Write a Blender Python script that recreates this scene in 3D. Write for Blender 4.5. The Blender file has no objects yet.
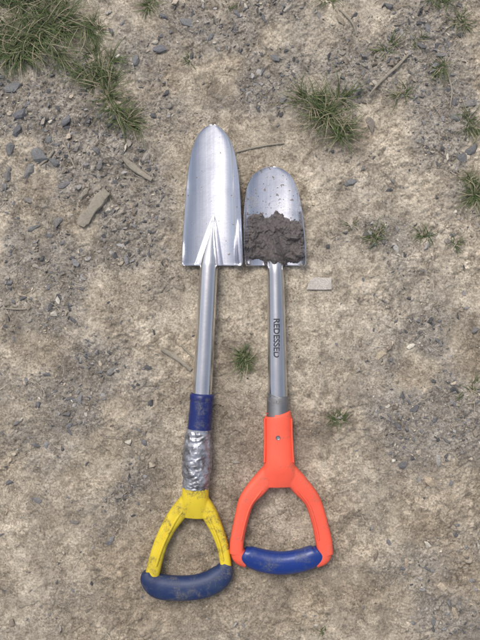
import bpy, bmesh, math, random
import numpy as np
from mathutils import Vector, noise as mnoise

random.seed(7); rng=np.random.default_rng(7)
S=0.0017; H=1.3
def P(px,py,z=0.0):
    k=S*(H-z)/H
    return ((px-240)*k,(320-py)*k,z)
scene=bpy.context.scene
scene.view_settings.view_transform='Standard'
try: scene.view_settings.look='None'
except Exception: pass
scene.view_settings.exposure=0

# ------------------------------------------------------------ numpy noise
def h01(ix,iy,seed):
    n=(ix.astype(np.int64)*374761393+iy.astype(np.int64)*668265263+seed*1274126177)&0xffffffff
    n=((n^(n>>13))*1274126177)&0xffffffff
    n=((n^(n>>15))*2246822519)&0xffffffff
    n=n^(n>>16)
    return (n&0xffffff)/float(0xffffff)
def vn(x,y,seed=0):
    ix=np.floor(x);iy=np.floor(y);fx=x-ix;fy=y-iy
    fx=fx*fx*(3-2*fx);fy=fy*fy*(3-2*fy)
    a=h01(ix,iy,seed);b=h01(ix+1,iy,seed);c=h01(ix,iy+1,seed);d=h01(ix+1,iy+1,seed)
    return a+(b-a)*fx+(c-a)*fy+(a-b-c+d)*fx*fy
def fbm(x,y,f,o=4,seed=0,g=0.5):
    x=np.asarray(x,float);y=np.asarray(y,float)
    s=0;a=1;t=0
    for i in range(o):
        c,sn=math.cos(0.6*i+.3),math.sin(0.6*i+.3)
        s=s+a*vn((x*c-y*sn)*f+17.3*i,(x*sn+y*c)*f-9.1*i,seed+i*31);t+=a;a*=g;f*=2.03
    return s/t
def lumps(x,y,f,seed=0):
    x=np.asarray(x,float)*f;y=np.asarray(y,float)*f
    ix=np.floor(x);iy=np.floor(y);best=np.zeros_like(x)
    for dx in(-1,0,1):
        for dy in(-1,0,1):
            cx=ix+dx;cy=iy+dy
            px=cx+h01(cx,cy,seed);py=cy+h01(cx,cy,seed+5)
            r=0.25+0.6*h01(cx,cy,seed+9)**2
            d2=((x-px)**2+(y-py)**2)/(r*r)
            best=np.maximum(best,r*np.sqrt(np.clip(1-d2,0,1)))
    return best
GREG=[(40,150,85,1),(20,70,80,.7),(150,40,60,.5),(80,170,60,.8),(470,130,55,1),(450,30,60,.6),(260,80,60,.3),(375,240,28,.9),
      (465,400,60,.6),(90,370,80,.35),(20,280,60,.4),(440,600,80,.3),(300,20,90,.35),(120,500,30,.5),(60,470,80,.2),(380,90,50,.4),(150,230,50,.5),(420,330,60,.25),(395,420,40,.45)]
def gmask(x,y):
    x=np.asarray(x,float);y=np.asarray(y,float)
    px=x/S+240;py=320-y/S
    m=np.full_like(x,0.10)
    for a,b,r,w in GREG: m=m+w*np.exp(-((px-a)**2+(py-b)**2)/(r*r))
    far=(np.abs(px-240)>330)|(np.abs(py-320)>420)
    m=np.where(far,0.5,m)
    return np.clip(m*(0.15+1.9*np.clip((fbm(x,y,13,4,77)-.36)*3.2,0,1)),0,1)
SP=[((212,125),(203,395),34),((203,395),(190,590),34),((274,170),(277,400),32),((277,400),(281,560),45)]
def flat(x,y):
    px=np.asarray(x)/S+240;py=320-np.asarray(y)/S
    m=np.zeros_like(px)
    for (ax,ay),(bx,by),r in SP:
        dx,dy=bx-ax,by-ay
        t=np.clip(((px-ax)*dx+(py-ay)*dy)/(dx*dx+dy*dy),0,1)
        d=np.hypot(px-ax-t*dx,py-ay-t*dy)
        m=np.maximum(m,np.clip(1.6-d/r,0,1))
    return m
def hgt(x,y,parts=False):
    x=np.asarray(x,float);y=np.asarray(y,float)
    g=gmask(x,y)
    wx=x+0.010*(fbm(x,y,40,3,3)-.5);wy=y+0.010*(fbm(x,y,40,3,4)-.5)
    big=(fbm(x,y,5,3,1)-.5)*0.020
    mid=(fbm(wx,wy,28,4,11,.6)-.5)*0.011
    rough=np.clip((fbm(x,y,9,3,8)-.42)*4,0.05,1)
    l1=lumps(wx,wy,70,21)*0.0044*rough
    l2=lumps(wx,wy,160,25)*0.0028*(.12+.6*rough+.5*g)
    l3=lumps(wx,wy,330,29)*0.0013*(.25+.7*rough)
    fine=(fbm(x,y,260,2,41)-.5)*0.0016*(.4+g+.4*rough)
    cr=fbm(wx,wy,22,3,51);crack=-0.0024*np.clip(1-np.abs(cr-.5)*50,0,1)*np.clip(fbm(x,y,7,2,60)*3-1.2,0,1)
    f=flat(x,y)
    loc=(l1+l2+l3)*(1-.4*f)+fine+crack
    h=big*(1-.85*f)+mid*(1-.6*f)+loc-0.004*f
    if parts: return h,mid+loc,rough
    return h
def hz(x,y): return float(hgt(np.array([x]),np.array([y]))[0])

# ------------------------------------------------------------ helpers
def mesh_np(name,verts,faces_flat,nper,mat,smooth=True,cols=None,parent=None):
    me=bpy.data.meshes.new(name)
    verts=np.asarray(verts,np.float32);ff=np.asarray(faces_flat,np.int32).ravel()
    nf=len(ff)//nper
    me.vertices.add(len(verts));me.vertices.foreach_set('co',verts.ravel())
    me.loops.add(len(ff));me.loops.foreach_set('vertex_index',ff)
    me.polygons.add(nf);me.polygons.foreach_set('loop_start',np.arange(0,nf*nper,nper,dtype=np.int32))
    me.polygons.foreach_set('loop_total',np.full(nf,nper,np.int32))
    me.polygons.foreach_set('use_smooth',np.full(nf,smooth))
    me.update(calc_edges=True);me.validate()
    if cols is not None:
        a=me.color_attributes.new('col','FLOAT_COLOR','POINT')
        c=np.ones((len(verts),4),np.float32);c[:,:cols.shape[1]]=cols
        a.data.foreach_set('color',c.ravel())
    ob=bpy.data.objects.new(name,me);scene.collection.objects.link(ob)
    me.materials.append(mat)
    if parent: ob.parent=parent
    return ob
class NT:
    def __init__(s,name):
        s.m=bpy.data.materials.new(name);s.m.use_nodes=True;s.t=s.m.node_tree
        s.b=s.t.nodes['Principled BSDF'];s.tc=s.n('ShaderNodeTexCoord')
    def n(s,ty,**k):
        n=s.t.nodes.new(ty)
        for a,b in k.items(): setattr(n,a,b)
        return n
    def l(s,a,b): s.t.links.new(a,b)
    def noise(s,scale,det=4,rough=.55,vec=None,dist=0):
        n=s.n('ShaderNodeTexNoise');n.inputs['Scale'].default_value=scale;n.inputs['Detail'].default_value=det
        n.inputs['Roughness'].default_value=rough;n.inputs['Distortion'].default_value=dist
        s.l(vec or s.tc.outputs['Object'],n.inputs['Vector']);return n.outputs['Fac']
    def map(s,scale):
        m=s.n('ShaderNodeMapping');m.inputs['Scale'].default_value=scale;s.l(s.tc.outputs['Object'],m.inputs['Vector']);return m.outputs[0]
    def ramp(s,f,a,b,ca=(0,0,0),cb=(1,1,1)):
        r=s.n('ShaderNodeValToRGB');e=r.color_ramp.elements
        e[0].position=a;e[1].position=b;e[0].color=(*ca,1);e[1].color=(*cb,1);s.l(f,r.inputs[0]);return r.outputs[0]
    def mix(s,f,a,b,mode='MIX'):
        m=s.n('ShaderNodeMix',data_type='RGBA',blend_type=mode)
        for i,v in ((0,f),(6,a),(7,b)):
            if isinstance(v,(int,float)): m.inputs[i].default_value=v
            elif isinstance(v,tuple): m.inputs[i].default_value=(*v,1)
            else: s.l(v,m.inputs[i])
        return m.outputs[2]
    def math(s,op,a,b=0.0):
        m=s.n('ShaderNodeMath',operation=op)
        for i,v in ((0,a),(1,b)):
            if isinstance(v,(int,float)): m.inputs[i].default_value=v
            else: s.l(v,m.inputs[i])
        return m.outputs[0]
    def bump(s,f,strength,dist,prev=None):
        b=s.n('ShaderNodeBump');b.inputs['Strength'].default_value=strength;b.inputs['Distance'].default_value=dist
        s.l(f,b.inputs['Height'])
        if prev: s.l(prev,b.inputs['Normal'])
        return b.outputs[0]
    def set(s,**k):
        for a,v in k.items():
            i=s.b.inputs[a.replace('_',' ')]
            if isinstance(v,(int,float)): i.default_value=v
            elif isinstance(v,tuple): i.default_value=(*v,1)
            else: s.l(v,i)

# ------------------------------------------------------------ materials
g=NT('dry_soil')
at=g.n('ShaderNodeAttribute',attribute_name='col')
n1=g.noise(300,5,.75);n2=g.noise(75,4,.7);n3=g.noise(1000,2,.6);n4=g.noise(22,3,.6)
ctr=g.ramp(n4,.38,.62)
c0=at.outputs['Color']
c=g.mix(g.math('ADD',g.math('MULTIPLY',ctr,.5),.5),c0,g.mix(1.0,c0,g.ramp(n1,.34,.68,(.48,.46,.43),(1.42,1.42,1.42)),'MULTIPLY'))
c=g.mix(1.0,c,g.ramp(n2,.36,.66,(.76,.75,.73),(1.2,1.2,1.2)),'MULTIPLY')
c=g.mix(g.math('MULTIPLY',g.ramp(n3,.63,.71),.8),c,(.12,.10,.08))
c=g.mix(g.math('MULTIPLY',g.ramp(g.noise(480,2,.5),.66,.70),.55),c,(.66,.62,.54))
g.set(Base_Color=c,Roughness=.95,Normal=g.bump(n3,.5,.0006,g.bump(n1,.9,.0024)))
g.b.inputs['Specular IOR Level'].default_value=.15
M_soil=g.m
def attr_mat(name,rough=.85,sc=700,spec=.25,bd=.0005):
    g=NT(name);at=g.n('ShaderNodeAttribute',attribute_name='col')
    n=g.noise(sc,4,.65)
    g.set(Base_Color=g.mix(1.0,at.outputs['Color'],g.ramp(n,.3,.7,(.65,.65,.65),(1.3,1.29,1.27)),'MULTIPLY'),Roughness=rough,Normal=g.bump(n,.4,bd))
    g.b.inputs['Specular IOR Level'].default_value=spec;return g.m
M_stone=attr_mat('slate_gravel',.8,450,.25,.0008)
M_crumb=attr_mat('soil_crumbs',.95,900,.1)
M_grass=attr_mat('grass_blades',.6,300,.3,.0001)
M_straw=attr_mat('dry_straw',.8,400,.2,.0001)
def steel(name,streak,rough,mud,mudlo=.56,spots=.70,base=(.72,.72,.75),film=.14,sb=.02,cb=.10):
    g=NT(name)
    st=g.noise(1,5,.6,g.map(streak))
    cl=g.noise(18,5,.6);sp=g.noise(130,3,.5);md=g.noise(28,7,.7,dist=.4);fs=g.noise(420,3,.6)
    c=g.mix(1.0,base,g.ramp(st,.3,.7,(.90,.90,.90),(1.05,1.05,1.05)),'MULTIPLY')
    mm=g.math('MULTIPLY',g.ramp(md,mudlo,mudlo+.10),g.ramp(fs,.38,.6))
    mm=g.math('MULTIPLY',mm,mud)
    s2=g.ramp(sp,spots,spots+.03)
    mk=g.math('MAXIMUM',mm,g.math('MULTIPLY',s2,.85))
    fl=g.math('MULTIPLY',g.ramp(cl,.42,.7),film)
    c=g.mix(fl,c,(.40,.37,.33));c=g.mix(mk,c,(.13,.105,.085))
    met=g.math('SUBTRACT',1.0,g.math('MAXIMUM',mk,g.math('MULTIPLY',fl,.8)))
    r=g.math('ADD',g.math('MULTIPLY',st,.06),rough)
    r=g.math('ADD',r,g.math('MULTIPLY',g.ramp(cl,.35,.65),.08))
    r=g.math('ADD',r,g.math('MULTIPLY',mk,.5))
    g.set(Base_Color=c,Metallic=met,Roughness=r,Normal=g.bump(mk,.15,.0003,g.bump(cl,cb,.004,g.bump(st,sb,.0006))))
    return g.m
M_blade=steel('stainless_blade',(260,6,6),.10,.45,.61,.68,(.76,.77,.83),.16,.01,.14)
M_blade2=steel('stainless_blade_muddy',(260,6,6),.12,.9,.54,.63,(.74,.75,.82),.28,.01,.14)
M_tube=steel('stainless_tube',(200,6,200),.06,.25,.64,.74,(.78,.77,.79))
M_tube2=steel('stainless_tube_brushed',(200,6,200),.11,.2,.64,.74,(.66,.66,.69))
M_ferr=steel('dull_ferrule',(60,60,60),.42,.6,.5,.7,(.30,.30,.31))
def plastic(name,base,dirt=(.16,.13,.10),amt=.6,lo=.52,rough=.4,worn=None,sc=34):
    g=NT(name);d=g.noise(sc,7,.7,dist=.3);f=g.noise(300,4,.6);b=g.noise(12,3,.5)
    c=g.mix(1.0,base,g.ramp(b,.3,.7,(.82,.82,.82),(1.1,1.1,1.1)),'MULTIPLY')
    if worn: c=g.mix(g.math('MULTIPLY',g.ramp(g.noise(22,6,.7),.42,.66),.75),c,worn)
    m=g.math('MULTIPLY',g.math('MULTIPLY',g.ramp(d,lo,lo+.14),g.ramp(f,.35,.6)),amt)
    scr=g.ramp(g.noise(1,3,.5,g.map((500,40,100))),.68,.72)
    m=g.math('MAXIMUM',m,g.math('MULTIPLY',scr,.35*amt))
    c=g.mix(m,c,dirt)
    g.set(Base_Color=c,Roughness=g.math('ADD',g.math('MULTIPLY',m,.4),rough),Normal=g.bump(m,.3,.0004,g.bump(f,.18,.0005,g.bump(b,.2,.002))))
    return g.m
M_yel=plastic('yellow_plastic',(.76,.57,.03),(.12,.095,.05),.95,.50,.45,None,38)
M_org=plastic('orange_red_plastic',(.92,.115,.06),(.40,.14,.09),.75,.51,.5,None,40)
M_blu=plastic('blue_plastic',(.010,.036,.20),(.10,.11,.13),.7,.52,.3)
M_blw=plastic('worn_blue_rubber',(.010,.026,.10),(.14,.13,.12),.85,.50,.5,(.03,.052,.11))
M_blu2=plastic('dark_blue_sleeve',(.009,.022,.14),(.12,.12,.12),.75,.49,.4)
g=NT('duct_tape');wv=g.noise(1,4,.6,g.map((50,220,50)));f=g.noise(45,6,.7);k=g.noise(26,3,.6,dist=1.2)
c=g.mix(g.ramp(f,.44,.62),(.42,.43,.47),(.14,.135,.14))
g.set(Base_Color=c,Metallic=.6,Roughness=g.math('ADD',.22,g.math('MULTIPLY',f,.3)),Normal=g.bump(wv,.5,.001,g.bump(f,.4,.002,g.bump(k,.6,.004))));M_tape=g.m
g=NT('damp_soil');f=g.noise(230,5,.65)
g.set(Base_Color=g.ramp(f,.3,.75,(.052,.045,.043),(.165,.14,.13)),Roughness=.62,Normal=g.bump(f,.8,.0026));M_clod=g.m
g=NT('weathered_wood');f=g.noise(1,6,.65,g.map((300,300,300)));f2=g.noise(60,4,.6)
g.set(Base_Color=g.mix(f2,g.ramp(f,.3,.7,(.17,.14,.10),(.42,.37,.29)),(.30,.27,.22)),Roughness=.9,Normal=g.bump(f,.7,.0008));M_wood=g.m
g=NT('screw_metal');g.set(Base_Color=(.35,.35,.36),Metallic=.9,Roughness=.4);M_scr=g.m
g=NT('etched_marking');g.set(Base_Color=(.05,.05,.06),Metallic=.2,Roughness=.6);M_txt=g.m

# ------------------------------------------------------------ ground
def axis(half,step):
    a=list(np.arange(-half,half+step/2,step));d=step;e=half;o=[]
    while e<60: d*=1.09;e+=d;o.append(e)
    return np.array([-v for v in reversed(o)]+a+o)
xs=axis(.43,.0013);ys=axis(.57,.0013)
X,Y=np.meshgrid(xs,ys);nx,ny=len(xs),len(ys)
X=X.ravel();Y=Y.ravel();Z,LOC,RG=hgt(X,Y,True)
far=np.clip((np.hypot(X,Y)-1.0)/1.5,0,1);Z=Z*(1-far)+far*(fbm(X,Y,.8,3,90)-.5)*.06
G=gmask(X,Y)
ppy=320-Y/S;ppx=X/S+240
tone=fbm(X,Y,4.5,4,101);t2=fbm(X,Y,20,4,111);t3=fbm(X,Y,70,3,121);t4=fbm(X,Y,55,4,171,.65)
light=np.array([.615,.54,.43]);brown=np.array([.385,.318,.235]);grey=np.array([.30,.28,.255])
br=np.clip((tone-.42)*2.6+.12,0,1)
low=np.clip((ppy-330)/230,0,1)*np.clip((700-ppy)/100,0,1)  # browner soil lower down, with a soft body shadow painted into the colour
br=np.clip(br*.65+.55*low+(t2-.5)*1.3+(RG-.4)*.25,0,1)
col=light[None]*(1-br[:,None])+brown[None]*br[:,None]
gg=np.clip(G*1.2+(t2-.5)*.5,0,1)*.75
col=col*(1-gg[:,None])+grey[None]*gg[:,None]
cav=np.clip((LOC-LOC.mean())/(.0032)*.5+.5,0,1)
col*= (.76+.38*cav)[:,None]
col*= (.84+.36*t3)[:,None]
dk=np.clip((t4-.60)*9,0,1)*.5
col=col*(1-dk[:,None])+np.array([.185,.155,.12])[None]*dk[:,None]
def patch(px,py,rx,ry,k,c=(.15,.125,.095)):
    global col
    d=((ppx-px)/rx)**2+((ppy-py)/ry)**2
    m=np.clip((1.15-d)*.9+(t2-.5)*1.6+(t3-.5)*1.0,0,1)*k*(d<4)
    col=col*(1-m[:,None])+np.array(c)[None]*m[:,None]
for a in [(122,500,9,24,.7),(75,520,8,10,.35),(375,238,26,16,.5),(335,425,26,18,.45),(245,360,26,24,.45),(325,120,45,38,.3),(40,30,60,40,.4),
          (110,100,34,36,.35),(205,470,45,60,.3),(305,440,30,40,.35),(150,470,26,60,.25),(465,340,20,40,.3),(240,200,14,80,.2),(240,440,30,60,.3)]: patch(*a)  # dark soil spots; those by the handles are soft shade painted into the colour
idx=np.arange(nx*ny).reshape(ny,nx)
F=np.stack([idx[:-1,:-1],idx[:-1,1:],idx[1:,1:],idx[1:,:-1]],-1).reshape(-1,4)
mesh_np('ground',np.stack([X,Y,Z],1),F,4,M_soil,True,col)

# ------------------------------------------------------------ stones
def hull(n,fl):
    bm=bmesh.new()
    for i in range(n):
        v=Vector([random.gauss(0,1) for _ in range(3)]).normalized()*random.uniform(.8,1)
        bm.verts.new((v.x,v.y*random.uniform(.8,1),v.z*fl))
    r=bmesh.ops.convex_hull(bm,input=bm.verts)
    bmesh.ops.delete(bm,geom=[v for v in bm.verts if not v.link_faces],context='VERTS')
    bmesh.ops.triangulate(bm,faces=bm.faces)
    bmesh.ops.recalc_face_normals(bm,faces=bm.faces)
    bm.verts.index_update()
    V=np.array([v.co[:] for v in bm.verts]);Fa=np.array([[v.index for v in f.verts] for f in bm.faces]);bm.free();return V,Fa
VAR=[hull(random.choice([8,10,13]),random.uniform(.3,.7)) for _ in range(28)]
VARC=[hull(8,.8) for _ in range(10)]
VARB=[hull(random.choice([16,20,26]),random.uniform(.35,.55)) for _ in range(14)]
VARP=[hull(9,.34) for _ in range(8)]
def scatter(name,xs,ys,rs,cols,mat,var,sink=.25,smooth=False,tilt=.35):
    zs=hgt(xs,ys);V=[];Fc=[];C=[];o=0
    for x,y,z,r,c in zip(xs,ys,zs,rs,cols):
        v,f=var[rng.integers(len(var))]
        a=rng.uniform(0,2*math.pi);ca,sa=math.cos(a),math.sin(a)
        sx=r*rng.uniform(.8,1.45);sy=r*rng.uniform(.55,1)
        q=v*np.array([sx,sy,r])
        t=rng.normal(0,tilt);ct,st=math.cos(t),math.sin(t)
        q=np.stack([q[:,0],q[:,1]*ct-q[:,2]*st,q[:,1]*st+q[:,2]*ct],1)
        w=np.stack([q[:,0]*ca-q[:,1]*sa+x,q[:,0]*sa+q[:,1]*ca+y,q[:,2]+z+r*sink],1)
        V.append(w);Fc.append(f+o);o+=len(v);C.append(np.repeat(c[None],len(v),0))
    return mesh_np(name,np.concatenate(V),np.concatenate(Fc),3,mat,smooth,np.concatenate(C))
def sample(n,wfun,ext=(.50,.66)):
    X=[];Y=[];k=0
    while k<n:
        x=rng.uniform(-ext[0],ext[0],n*3);y=rng.uniform(-ext[1],ext[1],n*3)
        m=rng.random(n*3)<wfun(x,y);X.append(x[m]);Y.append(y[m]);k+=m.sum()
    X=np.concatenate(X);Y=np.concatenate(Y);p=rng.permutation(len(X))[:n]
    return X[p],Y[p]
pal=np.array([[.16,.157,.16],[.22,.213,.213],[.10,.098,.10],[.30,.27,.235],[.42,.36,.285],[.24,.20,.16],[.55,.51,.43],[.35,.335,.32]])
x,y=sample(7600,lambda x,y:gmask(x,y)**1.7*(1-.6*(flat(x,y)>.6))+.010)
r=np.clip(.0010+rng.exponential(.0016,len(x)),0,.0085);r=np.where(flat(x,y)>.3,np.minimum(r,.0025),r)
ci=rng.choice(8,len(x),p=[.22,.2,.14,.14,.08,.09,.04,.09]);cc=pal[ci]*rng.uniform(.8,1.2,(len(x),1))
scatter('gravel',x,y,r,cc,M_stone,VAR,.15)
x,y=sample(34000,lambda x,y:np.clip(.08+.6*gmask(x,y)+1.6*(fbm(x,y,14,3,201)-.5),0.02,1))
r=np.clip(.0005+rng.exponential(.00055,len(x)),0,.0045)
base=np.array([.47,.405,.315]);cc=base[None]*rng.uniform(.4,1.3,(len(x),1))+rng.normal(0,.012,(len(x),3))
scatter('soil_crumbs',x,y,r,np.clip(cc,.05,.7),M_crumb,VARC,.2)
BIG=[(370,124,12,(.24,.21,.18)),(350,183,8,(.2,.2,.2)),(113,371,8,(.22,.21,.2)),(395,247,6,(.42,.4,.36)),(428,481,9,(.42,.34,.25)),
(437,459,6,(.35,.33,.3)),(263,205,8,(.42,.35,.27)),(187,22,9,(.2,.2,.2)),(159,48,8,(.17,.17,.18)),(22,115,10,(.16,.16,.17)),(14,88,9,(.2,.2,.2)),(388,8,8,(.14,.14,.14)),
(455,612,7,(.4,.33,.25)),(236,462,5,(.3,.27,.23)),(84,195,8,(.3,.27,.22)),(40,157,11,(.19,.19,.19)),(55,162,8,(.15,.15,.15)),(8,175,10,(.2,.19,.18)),(57,222,7,(.19,.18,.17)),
(150,240,7,(.3,.26,.21)),(340,22,7,(.3,.26,.2)),(427,30,7,(.2,.2,.2)),(470,104,12,(.2,.19,.18)),(462,158,8,(.17,.17,.17)),(350,75,6,(.3,.27,.22)),(275,58,6,(.18,.18,.18)),(170,105,6,(.25,.23,.2)),
(441,586,6,(.44,.37,.28)),(406,562,5,(.4,.33,.25)),(468,560,6,(.4,.34,.27)),(75,522,6,(.2,.18,.16)),(380,355,6,(.45,.38,.28)),(33,228,7,(.2,.2,.19)),(415,418,5,(.22,.2,.18)),(390,442,5,(.2,.18,.16)),
(163,16,6,(.15,.15,.16)),(210,36,5,(.2,.2,.2)),(130,205,6,(.33,.28,.22)),(28,200,8,(.24,.22,.2)),(66,122,8,(.17,.17,.18)),(135,60,7,(.2,.2,.2)),(448,90,7,(.16,.16,.16)),(475,330,7,(.2,.19,.18)),(30,320,5,(.3,.28,.24)),
(18,132,9,(.14,.14,.15)),(50,140,8,(.17,.17,.17)),(76,150,6,(.2,.19,.18)),(30,170,9,(.22,.21,.2)),(100,165,6,(.2,.19,.18)),(12,150,8,(.16,.16,.16)),(65,185,7,(.18,.17,.17)),(472,150,9,(.15,.15,.15)),(455,118,7,(.2,.2,.19)),
(366,234,6,(.14,.13,.12)),(384,240,5,(.16,.15,.14)),(372,246,5,(.13,.12,.11))]
bx=np.array([P(b[0],b[1])[0] for b in BIG]);by=np.array([P(b[0],b[1])[1] for b in BIG])
scatter('stones',bx,by,np.array([b[2]*S*.85 for b in BIG]),np.array([b[3] for b in BIG]),M_stone,VARB,.05,False,.15)
# pale flat stone
v,f=hull(22,.3);q=v*np.array([17*S,10*S,.016]);a=.15
sx,sy,_=P(320,284)
q=np.stack([q[:,0]*math.cos(a)-q[:,1]*math.sin(a)+sx,q[:,0]*math.sin(a)+q[:,1]*math.cos(a)+sy,q[:,2]+hz(sx,sy)+.002],1)
mesh_np('flat_stone',q,f,3,M_stone,False,np.tile(np.array([[.50,.46,.41]]),(len(q),1)))

# ------------------------------------------------------------ grass & straw
def ribbons(name,specs,mat,seg=5):
    V=[];Fc=[];C=[];o=0
    for (x,y,z,a,L,w,lift,curl,c,tip) in specs:
        pts=[];aa=a;cx,cy=x,y
        for i in range(seg+1):
            t=i/seg
            zz=z+lift*math.sin(min(t*1.25,1.25)*math.pi*.62)*1.0
            ww=w*(1-t)**.7*.5+.00008
            nxv,nyv=-math.sin(aa),math.cos(aa)
            pts.append((cx-nxv*ww,cy-nyv*ww,zz));pts.append((cx,cy,zz-ww*.5));pts.append((cx+nxv*ww,cy+nyv*ww,zz))
            C+=[tuple(c[k]*(1-t)+tip[k]*t for k in range(3))]*3
            cx+=math.cos(aa)*L/seg;cy+=math.sin(aa)*L/seg;aa+=curl/seg
        V+=pts
        for i in range(seg):
            b=o+3*i
            Fc+=[(b,b+1,b+4,b+3),(b+1,b+2,b+5,b+4)]
        o+=3*(seg+1)
    return mesh_np(name,V,Fc,4,mat,True,np.array(C))
TUFT=[(34,24,38,620,48),(68,4,28,260,40),(98,62,20,160,30),(108,95,20,220,34),(124,122,14,140,28),(325,117,26,330,38),(308,98,14,70,30),(342,136,14,70,30),
(243,358,15,170,18),(440,3,18,150,24),(478,195,14,140,24),(385,52,12,60,20),(335,420,14,55,14),(330,3,14,50,18),(468,120,15,80,22),(442,66,12,60,20),(150,4,12,70,22),(6,50,24,220,36),
(428,236,14,50,16),(325,629,7,22,10),(372,238,14,90,16),(190,60,10,14,14),(405,95,12,40,20),(12,6,24,220,40),(100,30,14,70,24),(455,245,10,30,14),(230,8,8,12,12),(470,180,10,60,20),(460,20,12,60,20),(415,40,10,26,16),(470,390,12,40,16),(350,225,8,20,12)]
for (px,py,rad,n,L) in TUFT:
    sp=[]
    sub=[(random.gauss(0,rad*.48),random.gauss(0,rad*.48)) for _ in range(max(2,n//35))]
    if rad<18: sub=[(0,0)]+[(a*.6,b*.6) for a,b in sub]
    for i in range(n):
        sx,sy=random.choice(sub)
        ox,oy=sx+random.gauss(0,rad*.12),sy+random.gauss(0,rad*.12)
        x,y,_=P(px+ox,py+oy)
        a=math.atan2(-oy+random.gauss(0,rad*.6),ox+random.gauss(0,rad*.6))
        Lr=L*S*random.uniform(.25,.95)
        u=random.random()
        if u<.55: c=(.045*random.uniform(.7,1.3),.075*random.uniform(.7,1.3),.022);tp=(.10,.135,.045)
        elif u<.78: c=(.10,.13,.05);tp=(.20,.21,.10)
        else: c=(.26,.22,.14);tp=(.40,.35,.25)
        sp.append((x,y,0,a,Lr,random.uniform(.0007,.0016),Lr*random.uniform(.1,.45),random.gauss(0,.7),c,tp))
    zz=hgt(np.array([q[0] for q in sp]),np.array([q[1] for q in sp]))
    sp=[(q[0],q[1],float(z)-.001)+q[3:] for q,z in zip(sp,zz)]
    ribbons('grass_tuft',sp,M_grass)
x,y=sample(1500,lambda x,y:np.clip(.18+gmask(x,y),0,1)*(flat(x,y)<.9))
z=hgt(x,y);sp=[]
for i in range(len(x)):
    c=random.choice([(.45,.40,.30),(.33,.28,.2),(.18,.15,.11),(.52,.47,.38)])
    sp.append((x[i],y[i],z[i]+.0012,random.uniform(0,6.28),random.expovariate(1/.010)+.003,random.uniform(.0003,.0011),random.uniform(0,.0015),random.gauss(0,.8),c,c))
ribbons('dry_straw',sp,M_straw,4)

# ------------------------------------------------------------ sweep tool
def crom(pts,n):
    pts=[np.array(p,float) for p in pts];e=[2*pts[0]-pts[1]]+pts+[2*pts[-1]-pts[-2]];o=[]
    for i in range(1,len(e)-2):
        for k in range(n):
            t=k/n;p0,p1,p2,p3=e[i-1:i+3]
            o.append(.5*((2*p1)+(-p0+p2)*t+(2*p0-5*p1+4*p2-p3)*t*t+(-p0+3*p1-3*p2+p3)*t**3))
    o.append(e[-2]);return o
def sweep(pts,n=8,m=24,ex=2.0,rf=None):
    """pts: (px,py,z,half_width_px,half_height_m)"""
    q=crom([(*P(p[0],p[1],p[2]),p[3]*S*(H-p[2])/H,p[4]) for p in pts],n) if n>1 else [np.array((*P(p[0],p[1],p[2]),p[3]*S*(H-p[2])/H,p[4])) for p in pts]
    V=[];Fc=[]
    for i,a in enumerate(q):
        t=q[min(i+1,len(q)-1)][:3]-q[max(i-1,0)][:3];t/=np.linalg.norm(t)
        s=np.cross(t,[0,0,1.0]);s/=np.linalg.norm(s);u=np.cross(s,t)
        for j in range(m):
            th=2*math.pi*j/m;c,sn=math.cos(th),math.sin(th)
            cx=math.copysign(abs(c)**(2/ex),c);cz=math.copysign(abs(sn)**(2/ex),sn)
            k=rf(i/(len(q)-1),th) if rf else 1
            V.append(a[:3]+s*cx*a[3]*k+u*cz*a[4]*k)
    for i in range(len(q)-1):
        for j in range(m):
            j2=(j+1)%m;Fc.append((i*m+j,i*m+j2,(i+1)*m+j2,(i+1)*m+j))
    b=len(V);V.append(q[0][:3]);V.append(q[-1][:3])
    tri=[]
    for j in range(m):
        j2=(j+1)%m;tri.append((b,j2,j));tri.append((b+1,(len(q)-1)*m+j,(len(q)-1)*m+j2))
    return [tuple(v) for v in V],Fc+tri
def mk(name,parts,mat,parent,remesh=None,smooth=4,autos=True):
    V=[];Fc=[]
    for v,f in parts:
        o=len(V);V+=v;Fc+=[tuple(i+o for i in q) for q in f]
    me=bpy.data.meshes.new(name);me.from_pydata(V,[],Fc);me.update()
    bm=bmesh.new();bm.from_mesh(me);bmesh.ops.recalc_face_normals(bm,faces=bm.faces);bm.to_mesh(me);bm.free()
    for p in me.polygons:p.use_smooth=True
    if autos and not remesh: 
        try: me.set_sharp_from_angle(angle=math.radians(50))
        except Exception: pass
    ob=bpy.data.objects.new(name,me);scene.collection.objects.link(ob);me.materials.append(mat);ob.parent=parent
    if remesh:
        r=ob.modifiers.new('r','REMESH');r.mode='VOXEL';r.voxel_size=remesh;r.use_smooth_shade=True
        if smooth:
            s=ob.modifiers.new('s','SMOOTH');s.iterations=smooth;s.factor=.5
    return ob
def empty(name):
    e=bpy.data.objects.new(name,None);scene.collection.objects.link(e);e.empty_display_size=.1;return e

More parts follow.
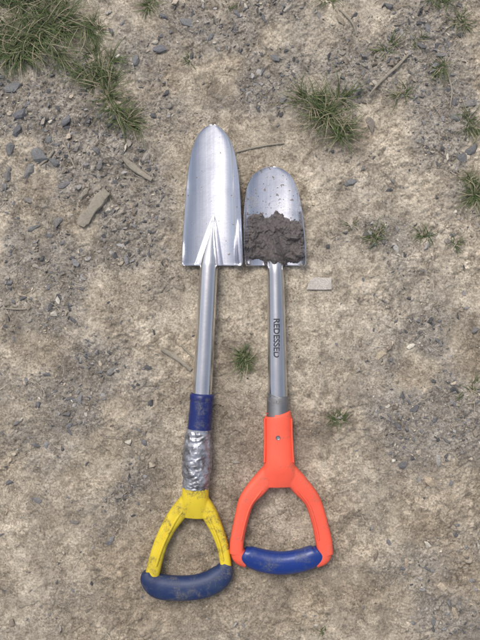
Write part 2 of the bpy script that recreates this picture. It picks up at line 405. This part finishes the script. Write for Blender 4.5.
# ------------------------------------------------------------ blades
def interp(tab,y):
    return np.interp(y,[t[0] for t in tab],[t[1] for t in tab])
def blade(name,left,right,ytop,ybot,depth,mat,parent,frog,z0=.004,pw=2.6,base=.35,skew=0):
    """left/right: tables (py,px); trough lying on the ground, rims raised"""
    NU,NV=120,170
    def surf(u,v):
        py=ytop+(ybot-ytop)*(v**1.6)
        l=interp(left,py);r_=interp(right,py);c=(l+r_)/2;w=(r_-l)/2
        px=c+w*u
        vv=(py-ytop)/(ybot-ytop)
        D=depth*min(1,(vv*2.2+.01)**.85)
        D*=1+skew*u
        D*=1-.30*max(0,(vv-.8)/.2)**2
        z=z0+D*(base*u*u+(1-base)*abs(u)**pw)
        z+= .005*(1-min(1,vv*1.8))**2
        if frog:
            fy0,fcx0,fcx1,hw,hh=frog
            if py>fy0:
                t=(py-fy0)/(ybot-fy0);cx=fcx0+(fcx1-fcx0)*t;W=hw*t**.85+.3
                d=abs(px-cx)/W
                if d<1: z+=hh*t**.9*(1-d**1.3)
        return P(px,py,z)
    V=[];Fc=[]
    for i in range(NV+1):
        for j in range(NU+1):
            V.append(surf(-1+2*j/NU,i/NV))
    for i in range(NV):
        for j in range(NU):
            a=i*(NU+1)+j;Fc.append((a,a+1,a+NU+2,a+NU+1))
    ob=mk(name,[(V,Fc)],mat,parent,autos=False)
    me=ob.data
    if me.polygons[len(me.polygons)//2].normal.z<0:
        me.flip_normals()
    s=ob.modifiers.new('s','SOLIDIFY');s.thickness=.0017;s.offset=-1
    b=ob.modifiers.new('b','BEVEL');b.width=.0004;b.segments=2;b.limit_method='ANGLE';b.angle_limit=math.radians(60)
    return ob,surf

def smt(tab,n=8):
    q=crom(tab,n);return [(float(a[0]),float(a[1])) for a in q]
# --- long narrow spade
sp1=empty('hand_spade')
L1=smt([(125,212),(126,208),(129,203.2),(134,198.8),(142,194.8),(154,191.2),(175,188),(200,186),(230,183.8),(258,182),(264,182),(266,184)])
R1=smt([(125,214),(126,217),(129,221.2),(134,226),(142,230.5),(154,234.2),(175,237.5),(200,239.5),(230,241),(258,241.8),(264,241.5),(266,240)])
blade('blade',L1,R1,125.05,265.5,.019,M_blade,sp1,(216,214,209,14,.017),pw=5.5,base=.42,skew=.30)
mk('shaft',[sweep([(213.2,222,.006,.8,.0015),(212,234,.010,3.2,.0055),(210.2,248,.015,6.4,.011),(209,262,.019,8.8,.0148),(208.3,275,.020,9.2,.0155),(205,340,.020,9.4,.016),(202,398,.020,9.8,.0165)],8,40)],M_tube,sp1)
mk('sleeve',[sweep([(202.3,394,.020,10.6,.018),(202,397,.020,11.4,.0192),(200.5,415,.020,11.6,.0195),(198.5,440,.020,12,.020),(196.5,470,.019,12.4,.020),(195.5,494,.019,12.6,.020)],6,40)],M_blu2,sp1)
mk('sleeve_rim',[sweep([(202.1,393.5,.020,10.2,.0175),(202,395,.020,12.2,.0205),(201.8,399,.020,12.2,.0205),(201.7,401,.020,11.3,.0192)],1,40)],M_blu2,sp1)
def tapef(t,th):
    c,s_=math.cos(th),math.sin(th)
    a=.035*mnoise.noise(Vector((c*1.5,s_*1.5,t*7)))
    a+=.07*(1-2*abs(mnoise.noise(Vector((c*2.2+5,s_*2.2,t*11)))))-.05
    a+=.020*mnoise.noise(Vector((c*6,s_*6,t*26)))
    sp=(t*4+th/(2*math.pi)+.1*mnoise.noise(Vector((c*2,s_*2,t*5))))%1
    e=.0
    if t<.08: e=.04*mnoise.noise(Vector((c*4,s_*4,9)))
    return 1.0+a+.055*sp+e
mk('duct_tape',[sweep([(199,429,.020,12.4,.021),(198.2,440,.020,13.2,.0225),(197.4,455,.020,14.2,.023),(196.8,468,.020,14.2,.0225),(196,480,.0195,13.2,.022),(195.6,488,.0195,12.9,.0215)],24,110,2.0,tapef)],M_tape,sp1,autos=True)
# yellow Y yoke
Y1=[sweep([(195.6,487,.019,13.2,.0205),(195,498,.019,13.8,.0195),(194.5,508,.018,14.5,.016),(194,517,.017,12,.011)],8,28,2.4),
    sweep([(189,499,.018,8,.014),(178,513,.018,8.5,.012),(167,530,.018,7.4,.0105),(158.5,550,.018,7,.010),(152,576,.018,7.2,.011)],8,24,2.8),
    sweep([(200,499,.018,8,.014),(209,513,.018,8,.012),(217,530,.018,6.6,.0105),(223,547,.018,6,.010),(226.5,569,.018,5.6,.011)],8,24,2.8)]
mk('yoke',Y1,M_yel,sp1,.0011,5)
mk('yoke_rib',[sweep([(186,506,.0275,1.6,.003),(174,523,.0285,1.6,.003),(163,545,.0285,1.6,.003),(156,566,.028,1.5,.003)],8,10),
               sweep([(203,506,.0275,1.6,.003),(211,523,.0285,1.4,.003),(219,543,.0285,1.4,.003),(223,560,.028,1.3,.003)],8,10)],M_yel,sp1)
mk('grip',[sweep([(147,571,.018,5,.012),(149.5,579,.018,9.5,.0145),(159,586,.018,12.2,.0155),(176,588,.018,12.2,.016),(196,587,.018,12.2,.016),(212,582,.018,12.2,.016),(222,574,.018,11,.0145),(227.5,563,.018,6,.012)],8,28,2.3)],M_blw,sp1,.0012,6)
# --- short spade
sp2=empty('hand_spade')
L2=smt([(167,270),(168,265),(170.8,258.8),(175.5,253),(183,248.8),(193,246),(215,244.3),(240,244.2),(258,245),(264,246),(266,248)])
R2=smt([(167,273),(168,278.5),(170.8,284.8),(175.5,290.5),(183,294.8),(193,298.2),(215,302),(240,304.5),(258,305.5),(264,305),(266,303.5)])
b2,surf2=blade('blade',L2,R2,167.05,265.5,.018,M_blade2,sp2,(225,274,275.5,12,.015),pw=5.5,base=.42)
mk('shaft',[sweep([(274.6,246,.007,3,.003),(275,256,.013,6.5,.008),(275.3,266,.0185,8,.0135),(276,290,.019,8.6,.0142),(277,350,.019,9.4,.0155),(277.7,399,.019,9.9,.0162)],8,40)],M_tube2,sp2)
mk('ferrule',[sweep([(277.6,396.5,.019,10.3,.0168),(277.7,398,.019,10.8,.0176),(278,418,.019,11.3,.0184)],4,40)],M_ferr,sp2)
O2=[sweep([(278,415.5,.019,12.6,.0195),(278.1,418,.019,13.8,.0205),(278.3,440,.019,14.4,.021),(279,462,.019,15.2,.021),(279.3,474,.018,19,.018),(279.5,486,.017,18,.013)],8,30,2.5),
    sweep([(272,470,.018,9,.014),(260,484,.018,9.5,.0125),(247,500,.018,8,.0115),(241,520,.018,7,.011),(237,540,.018,7,.0115),(236.5,553,.018,7.2,.012)],8,24,3.4),
    sweep([(287,470,.018,9,.014),(299,484,.018,9.5,.0125),(312,500,.018,8.4,.0115),(319,520,.018,8,.011),(323.5,540,.018,8.4,.0115),(325.5,554,.018,7.8,.012)],8,24,3.4),
    sweep([(236,548,.018,6.5,.011),(240,556,.018,8,.012),(248,560,.018,8,.011)],6,20,2.5),
    sweep([(326,549,.018,7,.011),(322,556,.018,8.5,.012),(314,560,.018,8,.011)],6,20,2.5)]
mk('yoke',O2,M_org,sp2,.0011,4)
mk('yoke_rib',[sweep([(262,490,.0290,1.2,.002),(251,505,.0290,1.2,.002),(245,522,.0288,1.2,.002),(241,540,.0288,1.2,.002)],8,10),
               sweep([(298,490,.0290,1.2,.002),(309,505,.0290,1.2,.002),(315,522,.0288,1.2,.002),(319,540,.0288,1.2,.002)],8,10),
               sweep([(264.8,418.5,.030,1.2,.004),(265,440,.0305,1.2,.004),(264.5,462,.030,1.2,.004)],6,10),
               sweep([(291.5,418.5,.030,1.2,.004),(292,440,.0305,1.2,.004),(293.3,462,.030,1.2,.004)],6,10)],M_org,sp2)
mk('grip',[sweep([(243,552,.018,7,.0125),(248,555.5,.018,10,.0145),(262,560.5,.018,11.2,.0155),(281,563,.018,11.3,.016),(300,560.5,.018,11.3,.0155),(315,555,.018,10.5,.0145),(320,551,.018,7,.0125)],8,28,2.3)],M_blu,sp2,.0012,6)
# screw
def disc(px,py,z,r,h,name,mat,par):
    bm=bmesh.new();x,y,_=P(px,py,z)
    bmesh.ops.create_cone(bm,cap_ends=True,segments=24,radius1=r,radius2=r*.75,depth=h)
    top=[f for f in bm.faces if f.normal.z>.9]
    rr=bmesh.ops.inset_region(bm,faces=top,thickness=r*.35)
    for f in top:
        for v in f.verts: v.co.z-=h*.4
    bmesh.ops.translate(bm,verts=bm.verts,vec=(x,y,z))
    me=bpy.data.meshes.new(name);bm.to_mesh(me);bm.free();ob=bpy.data.objects.new(name,me);me.materials.append(mat);scene.collection.objects.link(ob);ob.parent=par
disc(278,438,.0402,.0045,.0025,'screw',M_scr,sp2)
# etched marking wrapped on tube
cu=bpy.data.curves.new('t','FONT');cu.body='REDESSED';cu.size=.0145;cu.align_x='CENTER';cu.align_y='CENTER';cu.space_character=1.0;cu.offset=.00035
to=bpy.data.objects.new('t',cu);scene.collection.objects.link(to);bpy.context.view_layer.update()
me=bpy.data.meshes.new_from_object(to.evaluated_get(bpy.context.evaluated_depsgraph_get()))
bpy.data.objects.remove(to)
bm=bmesh.new();bm.from_mesh(me);bmesh.ops.triangulate(bm,faces=bm.faces);bmesh.ops.subdivide_edges(bm,edges=bm.edges,cuts=2)
cxw,cyw,_=P(276.3,338,.034)
for v in bm.verts:
    R=.0158;th=v.co.y/R
    x_=R*math.sin(th);z_=R*math.cos(th)
    v.co=Vector((cxw+x_,cyw-v.co.x,.0192+z_))
bm.to_mesh(me);bm.free()
ob=bpy.data.objects.new('etched_lettering',me);me.materials.clear();me.materials.append(M_txt);scene.collection.objects.link(ob);ob.parent=sp2

# ------------------------------------------------------------ soil clod in blade
poly=[(251,218),(254,213),(262,212),(268,219),(276,212),(283,214),(290,220),(299,221),(303,232),(304,256),(297,264),(287,261),(284,266),(268,266),(262,260),(250,261),(247,246),(250,232)]
PA=np.array(poly,float)
def sdist(x,y):
    d=1e9;c=False;j=len(poly)-1
    for i in range(len(poly)):
        a=PA[j];b=PA[i];p=np.array((x,y));t=np.clip(np.dot(p-a,b-a)/np.dot(b-a,b-a),0,1);d=min(d,np.linalg.norm(p-a-t*(b-a)))
        if (b[1]>y)!=(a[1]>y) and x<(a[0]-b[0])*(y-b[1])/(a[1]-b[1])+b[0]: c=not c
        j=i
    return d if c else -d
def blade_z(px,py):
    v=((min(max(py,167.3),265.4)-167.05)/98.45)**(1/1.6);l=interp(L2,py);r_=interp(R2,py);u=(px-(l+r_)/2)/((r_-l)/2)
    return surf2(max(-1,min(1,u)),min(1,v))[2]
x0,x1,y0,y1=244,308,208,268;st=.4
nx_=int((x1-x0)/st)+1;ny_=int((y1-y0)/st)+1
PX,PY=np.meshgrid(np.linspace(x0,x1,nx_),np.linspace(y0,y1,ny_))
D=np.array([[sdist(PX[i,j],PY[i,j]) for j in range(nx_)] for i in range(ny_)])
D=D+3.5*(fbm(PX,PY,.16,4,301,.65)-.5)*2+.3
WX=PX+6*(fbm(PX,PY,.15,3,341)-.5);WY=PY+6*(fbm(PX,PY,.15,3,351)-.5)
crag=fbm(WX,WY,.09,4,311,.55);lm=lumps(WX,WY,.11,321);lm2=lumps(WX,WY,.30,325)
T=np.where(D>0,1-np.exp(-np.clip(D,0,99)/1.8),0)*(.0045+.008*np.clip((crag-.33)*2.2,0,1)+.0040*lm+.0013*lm2
   +.010*np.exp(-((PX-275.3)/9)**2)*np.clip((PY-236)/22,0,1))
V=[];ids=-np.ones(D.shape,int)
for i in range(ny_):
    for j in range(nx_):
        if D[i,j]>-1.2:
            px,py=PX[i,j],PY[i,j];l=interp(L2,py)+.8;r_=interp(R2,py)-.8
            px=min(max(px,l),r_)
            z=blade_z(px,py)+(T[i,j] if D[i,j]>0 else -.0012)+.0003
            ids[i,j]=len(V);V.append(P(px,py,z))
Fc=[]
for i in range(ny_-1):
    for j in range(nx_-1):
        q=(ids[i,j],ids[i+1,j],ids[i+1,j+1],ids[i,j+1])
        if min(q)>=0:Fc.append(tuple(int(a) for a in q))
clod=empty('soil_clod')
mk('clod_body',[(V,Fc)],M_clod,clod,autos=False)
bmv=bmesh.new();bmesh.ops.create_icosphere(bmv,subdivisions=2,radius=1);IV=[v.co.copy() for v in bmv.verts];IF=[tuple(v.index for v in f.verts) for f in bmv.faces];bmv.free()
def blob(px,py,z,r,fl=1):
    x,y,_=P(px,py,z);o=random.random()*50
    return ([(x+v.x*r*k,y+v.y*r*k,z+v.z*r*k*fl) for v in IV for k in [1+.5*mnoise.noise(v*1.6+Vector((o,0,0)))]],IF)
parts=[];k=0
while k<60:
    i=rng.integers(ny_);j=rng.integers(nx_)
    if D[i,j]<0.3:continue
    k+=1;r=random.uniform(.0005,.0016)
    parts.append(blob(PX[i,j],PY[i,j],blade_z(PX[i,j],PY[i,j])+T[i,j]*.9,r))
for i in range(130):
    px=random.uniform(246,304);py=random.triangular(172,266,215)
    r=random.uniform(.0003,.0008) if py<212 else random.uniform(.0004,.0013)
    if not(interp(L2,py)+1<px<interp(R2,py)-1):continue
    parts.append(blob(px,py,blade_z(px,py)+r*.3,r,.7))
mk('crumbs',parts,M_clod,clod,autos=False)

# ------------------------------------------------------------ sticks
def stick(name,pts,hw,hh,ex=2.0,lift=.0025,mat=None):
    q=[];n=len(pts)
    for i,(px,py) in enumerate(pts):
        x,y,_=P(px,py);z=hz(x,y)+hh+lift*.5
        q.append((px,py,z,hw*random.uniform(.8,1.15)*(.75 if i in(0,n-1) else 1),hh))
    def rf(t,th): return 1+.25*mnoise.noise(Vector((math.cos(th)*1.3+pts[0][0],math.sin(th)*1.3,t*7)))
    mk(name,[sweep(q,6,14,ex,rf)],mat or M_wood,None)
stick('wood_chip',[(81,226),(84,220),(92,210),(100,199),(107,191)],5.5,.0035,5)
stick('stick',[(123,158),(132,166),(141,173),(152,180)],3,.003,3)
stick('twig',[(161,349),(172,355),(182,362),(191,370)],2.6,.002)
stick('twig',[(181,345),(188,352),(195,358)],1.2,.0012)
stick('twig',[(236,152),(252,148),(268,145),(284,143)],1.1,.001)
stick('straw_stalk',[(369,95),(382,80),(396,67),(409,54)],1.3,.0012,lift=.008)
stick('straw_stalk',[(62,137),(68,152),(75,168)],.9,.0009)
stick('twig',[(3,308),(14,309),(26,309)],.9,.0009)
stick('twig',[(40,165),(48,158),(54,150)],1.8,.0015)
stick('straw_stalk',[(448,75),(452,90),(450,108)],.9,.0009)
stick('straw_stalk',[(340,10),(352,22),(357,36)],.9,.0009)

# ------------------------------------------------------------ light, world, camera
el,rot=58,-25
w=bpy.data.worlds.new('World');scene.world=w;w.use_nodes=True;nt=w.node_tree
bg=nt.nodes['Background'];sky=nt.nodes.new('ShaderNodeTexSky');sky.sky_type='NISHITA';sky.sun_disc=False
sky.sun_elevation=math.radians(el);sky.sun_rotation=math.radians(rot);sky.dust_density=4;sky.air_density=1;sky.ozone_density=1
hs=nt.nodes.new('ShaderNodeHueSaturation');hs.inputs['Saturation'].default_value=.55
nt.links.new(sky.outputs[0],hs.inputs['Color']);nt.links.new(hs.outputs[0],bg.inputs[0]);bg.inputs[1].default_value=.15
sd=bpy.data.lights.new('sun','SUN');sd.energy=1.5;sd.angle=math.radians(22);sd.color=(1,.975,.95)
so=bpy.data.objects.new('sun',sd);scene.collection.objects.link(so)
d=Vector((math.sin(math.radians(rot))*math.cos(math.radians(el)),math.cos(math.radians(rot))*math.cos(math.radians(el)),math.sin(math.radians(el))))
so.rotation_mode='QUATERNION';so.rotation_quaternion=d.to_track_quat('Z','Y')
cd=bpy.data.cameras.new('camera');cam=bpy.data.objects.new('camera',cd);scene.collection.objects.link(cam)
cam.location=(0,0,H);cd.sensor_fit='VERTICAL';cd.sensor_height=24;cd.lens=12*H/(320*S);cd.clip_start=.01;cd.clip_end=300
scene.camera=cam
